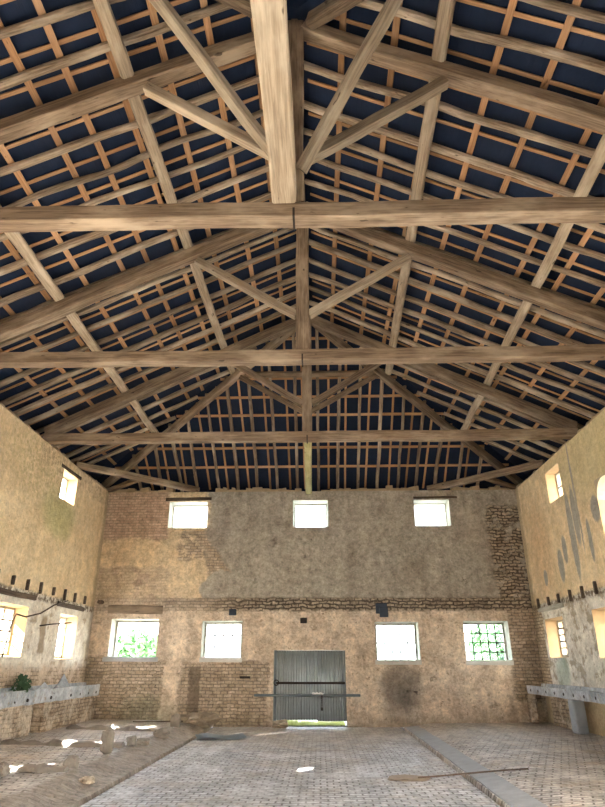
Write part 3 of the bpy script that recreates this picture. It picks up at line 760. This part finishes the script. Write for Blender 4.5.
def leafy(name, cx, cy, cz, rx, ry, rz_, n, size, mat, parent, seed):
    r = random.Random(seed); bm = bmesh.new()
    for _ in range(n):
        while True:
            p = Vector((r.uniform(-1, 1), r.uniform(-1, 1), r.uniform(-1, 1)))
            if p.length < 1: break
        k = 1+.35*mnoise.noise(p*2.3+Vector((seed, 0, 0)))
        c = Vector((p.x*rx*k, p.y*ry*k, p.z*rz_*k))
        a = Vector((r.uniform(-1, 1), r.uniform(-1, 1), r.uniform(-1, 1))).normalized(); b = a.orthogonal().normalized(); q = size*r.uniform(.6, 1.3)
        bm.faces.new([bm.verts.new(c+v) for v in (a*q, b*q*.5, -a*q, -b*q*.5)])
    o = mesh_obj(name, bm, mat, parent); o.location = Vector((cx, cy, cz))-parent_loc(parent); return o
pl = thing('plant', 'dark green plant growing in the left manger', 'plant', (-6.55, 14.35, .97))
leafy('foliage', -6.55, 14.35, 1.17, .16, .3, .22, 260, .05, M['leafd'], pl, 4)
for k in range(3): tube('stem', [(-6.55, 14.3+.05*k, .97), (-6.55+.03*k, 14.25+.1*k, 1.2)], .008, M['leafd'], pl, 5)

# ------------------------------------------------------------------ rubble, stones and loose things
def kerb(y, x0, x1, lab, seed, z=.16):
    bm = bmesh.new(); n = 26; R = []
    for i in range(n+1):
        x = x0+(x1-x0)*i/n; q = 1+.9*mnoise.noise((x*4.5, y, seed)); yy = y+.05*mnoise.noise((x*1.4, seed, 2))-.12*(x-x0)
        R.append([bm.verts.new((x-(x0+x1)/2, yy-y+dy*q, dz*q)) for dy, dz in ((-.11, 0), (-.06, .06), (.02, .08), (.07, .05), (.11, 0))])
    for a, b in zip(R, R[1:]):
        for j in range(5): bm.faces.new((a[j], a[(j+1) % 5], b[(j+1) % 5], b[j]))
    bm.faces.new(R[0]); bm.faces.new(R[-1][::-1])
    o = mesh_obj('stall_kerb', bm, M['stone']); o.location = ((x0+x1)/2, y, z); tag(o, lab, 'kerb', 'stall kerbs')
kerb(10.45, -6.3, -3.75, 'broken stall kerb on the left nearest the viewer', 1)
kerb(13.35, -6.3, -3.8, 'broken stall kerb on the left behind the tall stump stone', 2)
kerb(16.4, -6.2, -3.7, 'broken stall kerb on the left farthest back', 3)
for nm, x, y, z, sx, sy, sz, sd, lab in (
    ('stump_stone', -3.86, 12.25, .15, .10, .10, .20, 1, 'upright stump of stone standing on the left stall edge'),
    ('stone', -3.60, 13.7, .13, .13, .10, .07, 2, 'flat stone on the left kerb just behind the upright stump'),
    ('stone', -3.72, 13.3, .15, .09, .08, .09, 3, 'small rounded stone beside the upright stump on the left kerb'),
    ('stone', -3.55, 15.05, .12, .17, .14, .10, 4, 'blocky stone on the left kerb halfway to the far wall'),
    ('stone', -3.80, 10.42, .15, .10, .08, .10, 5, 'pointed stone at the end of the nearest stall kerb on the left'),
    ('stone', -3.35, 9.9, .05, .1, .08, .05, 6, 'brown half brick at the foot of the left kerb'),
    ('stone', -3.72, 17.2, .14, .12, .12, .17, 7, 'standing stone on the left kerb near the far wall'),
    ('stone', -4.9, 9.55, .16, .14, .12, .07, 8, 'low stone on the left stall floor nearest the viewer'),
    ('stone', -4.55, 9.75, .16, .1, .12, .09, 9, 'small pointed stone on the left stall floor beside the low stone')):
    tag(rock(nm, x, y, z, sx, sy, sz, M['stone'] if sd != 6 else M['brickfill'], sd), lab, 'stone', 'loose stones')
tag(rock('rubble_heap', -3.45, 18.6, .03, .48, .35, .18, M['earth'], 11, rough=.5, sub=4), 'heap of earth and rubble below the dark wall strip left of the gate', 'rubble')
tag(rock('earth_heap', 1.32, 10.75, 0, .30, .2, .02, M['earth'], 12, rough=.4), 'small flat heap of brown earth on the aisle floor beside the stick', 'earth')
tag(rock('earth_heap', -1.15, 18.95, 0, .2, .12, .10, M['earth'], 13, rough=.5), 'dark earth heap at the left foot of the gate', 'earth')
o = beam('stick', (1.45, 10.62, .045), (3.15, 10.72, .14), .024, .022, M['stub'], wob=.01); tag(o, 'thin dark stick lying across the right gutter', 'stick')
o = beam('stick', (-5.1, 18.2, .2), (-3.75, 18.25, .2), .04, .03, M['stub'], wob=.008); tag(o, 'thin dark rod lying on the left stall floor near the far wall', 'stick')
bm = bmesh.new(); n = 10
pts = [[bm.verts.new((x/n*1.15-.55, y/6*.85-.42, .035+.03*math.sin(x*.7)+.02*(y/6))) for y in range(7)] for x in range(n+1)]
for i in range(n):
    for j in range(6): bm.faces.new((pts[i][j], pts[i+1][j], pts[i+1][j+1], pts[i][j+1]))
bmesh.ops.solidify(bm, geom=bm.faces[:], thickness=.012)
o = mesh_obj('metal_sheet', bm, M['sheet']); o.location = (-2.42, 16.15, .0); o.rotation_euler.z = .25
tag(o, 'bent blue-grey metal sheet lying on the aisle floor at the left kerb', 'metal sheet')
for x, z, w, h, lab in ((-2.64, 3.06, .22, .18, 'dark blue junction box on the far wall above the window left of the gate'), (1.84, 3.16, .34, .3, 'larger dark blue box on the far wall above the window right of the gate'), (-.5, 2.82, .2, .15, 'dark plate standing in for a hole in the far wall above the gate')):
    b = thing('junction_box' if 'box' in lab else 'hole_plate', lab, 'box' if 'box' in lab else 'bracket', (x, YB, z))  # the last one is a dark plate drawn in place of a wall hole
    box('casing' if 'box' in lab else 'back_plate', x-w/2, x+w/2, YB-.1, YB-.003, z-h/2, z+h/2, M['box'] if 'box' in lab else M['iron'], b, .015)
    if 'larger' in lab: box('lid', x-w*.2, x+w*.55, YB-.14, YB-.102, z-h*.85, z+h*.1, M['box'], b, .01)
    else: box('lid', x-w*.35, x+w*.35, YB-.12, YB-.102, z-h*.3, z+h*.3, M['box'] if 'box' in lab else M['iron'], b, .004)
o = tube('water_pipe', [(XL+.05, 16.9, 3.2), (XL+.12, 15.9, 3.0), (XL+.12, 15.2, 2.75), (XL+.1, 14.5, 2.62), (XL+.08, 14.05, 2.65), (XL+.08, 13.9, 2.4), (XL+.06, 13.8, 1.75)], .018, M['stub'])
tag(o, 'thin rusty pipe looping across the second left window from the far corner', 'pipe')
o = tube('iron_rod', [(XL+.03, 15.45, 2.48), (XL+.3, 15.5, 2.52), (XL+.35, 16.6, 2.62), (XL+.04, 16.9, 2.62)], .016, M['iron'])
tag(o, 'bent iron rod projecting from the left wall between the two windows', 'rod')
o = box('iron_bracket', -2.35, -2.05, YB-.06, YB-.004, 1.24, 1.3, M['iron'], None, .005); tag(o, 'short iron bracket on the rubble wall left of the gate', 'bracket')

# ------------------------------------------------------------------ outside
bm = bmesh.new(); R = 90; a, b, c, d = XL-WT, XR+WT, YF-WT, YB+WT
for x0, x1, y0, y1 in ((-R, a, -R, R), (b, R, -R, R), (a, b, -R, c), (a, b, d, R)):
    bm.faces.new([bm.verts.new(p) for p in ((x0, y0, -.03), (x1, y0, -.03), (x1, y1, -.03), (x0, y1, -.03))])
struct(mesh_obj('ground', bm, M['gravel']))
bm = bmesh.new(); r = random.Random(5)
for _ in range(900):
    x = r.uniform(-1.32, .68); y = r.uniform(YB+.32, YB+1.6); h = r.uniform(.05, .16)*(1.5 if x < -.7 else 1); w = .012; q = r.uniform(-.05, .05)
    z = 0 if y < YB+.6 else -.03
    bm.faces.new([bm.verts.new(p) for p in ((x-w, y, z), (x+w, y, z), (x+q, y+q, z+h))])
o = mesh_obj('grass', bm, M['grass']); tag(o, 'sunlit grass growing in the gap under the gate', 'grass'); o['kind'] = 'stuff'
for k, (x, y, h, w, lab) in enumerate(((-15.6, 52, 4.3, 4.4, 'bushy green tree outside, seen low through the leftmost lower window'), (-8.6, 50, 3.9, 1.7, 'second green tree outside beside the bushy one, seen through the leftmost lower window'), (13.4, 46, 5.6, 1.8, 'green tree outside at the right edge of the rightmost lower window'), (10.9, 44, 4.0, .9, 'slender green tree outside, seen through the middle of the rightmost lower window'))):
    t = thing('tree', lab, 'tree', (x, y, -.03), 'trees outside')
    leafy('foliage', x, y, h*.58, w, 1.5, h*.42, 2600, .26, M['leaf'], t, 20+k)
    tube('trunk', [(x, y, -.03), (x+.1, y, h*.3), (x, y+.1, h*.7)], .12, M['bark'], t)

# ------------------------------------------------------------------ light
w = bpy.data.worlds.new('sky'); sc.world = w; w.use_nodes = True
nt = w.node_tree; nt.nodes.clear()
wo = nt.nodes.new('ShaderNodeOutputWorld'); bg = nt.nodes.new('ShaderNodeBackground'); sky = nt.nodes.new('ShaderNodeTexSky')
sky.sky_type = 'NISHITA'; sky.sun_disc = False; sky.sun_elevation = math.radians(31); sky.sun_rotation = math.radians(140)
sky.dust_density = 3.0; sky.air_density = 1.0; sky.altitude = 100
hz = nt.nodes.new('ShaderNodeMix'); hz.data_type = 'RGBA'; hz.inputs[0].default_value = .55
nt.links.new(sky.outputs[0], hz.inputs[6]); hz.inputs[7].default_value = (5.2, 5.5, 5.8, 1)
nt.links.new(hz.outputs[2], bg.inputs[0]); bg.inputs[1].default_value = .27
nt.links.new(bg.outputs[0], wo.inputs[0])
sd = Vector((.60, .63, -.49)).normalized()
sl = bpy.data.lights.new('sun', 'SUN'); sl.energy = 15.0; sl.angle = math.radians(.6); sl.color = (1, .965, .91)
so = bpy.data.objects.new('sun', sl); so.rotation_euler = sd.to_track_quat('-Z', 'Y').to_euler(); so.location = (-20, -20, 25); link(so)

# ------------------------------------------------------------------ camera and colour
cam = bpy.data.cameras.new('camera'); co = bpy.data.objects.new('camera', cam); link(co)
co.location = (0, 0, 1.6); co.rotation_euler = (math.radians(90+23.55), 0, math.radians(1.6))
cam.sensor_fit = 'VERTICAL'; cam.sensor_height = 24; cam.sensor_width = 24; cam.lens = 600/807*24; cam.clip_start = .05; cam.clip_end = 500
sc.camera = co
vs = sc.view_settings
vs.view_transform = 'Standard'; vs.look = 'None'; vs.gamma = 1; vs.use_curve_mapping = False; vs.exposure = 3.95
cy = sc.cycles
cy.max_bounces = 14; cy.diffuse_bounces = 10; cy.glossy_bounces = 4; cy.transparent_max_bounces = 12; cy.sample_clamp_indirect = 6
cy.use_denoising = True
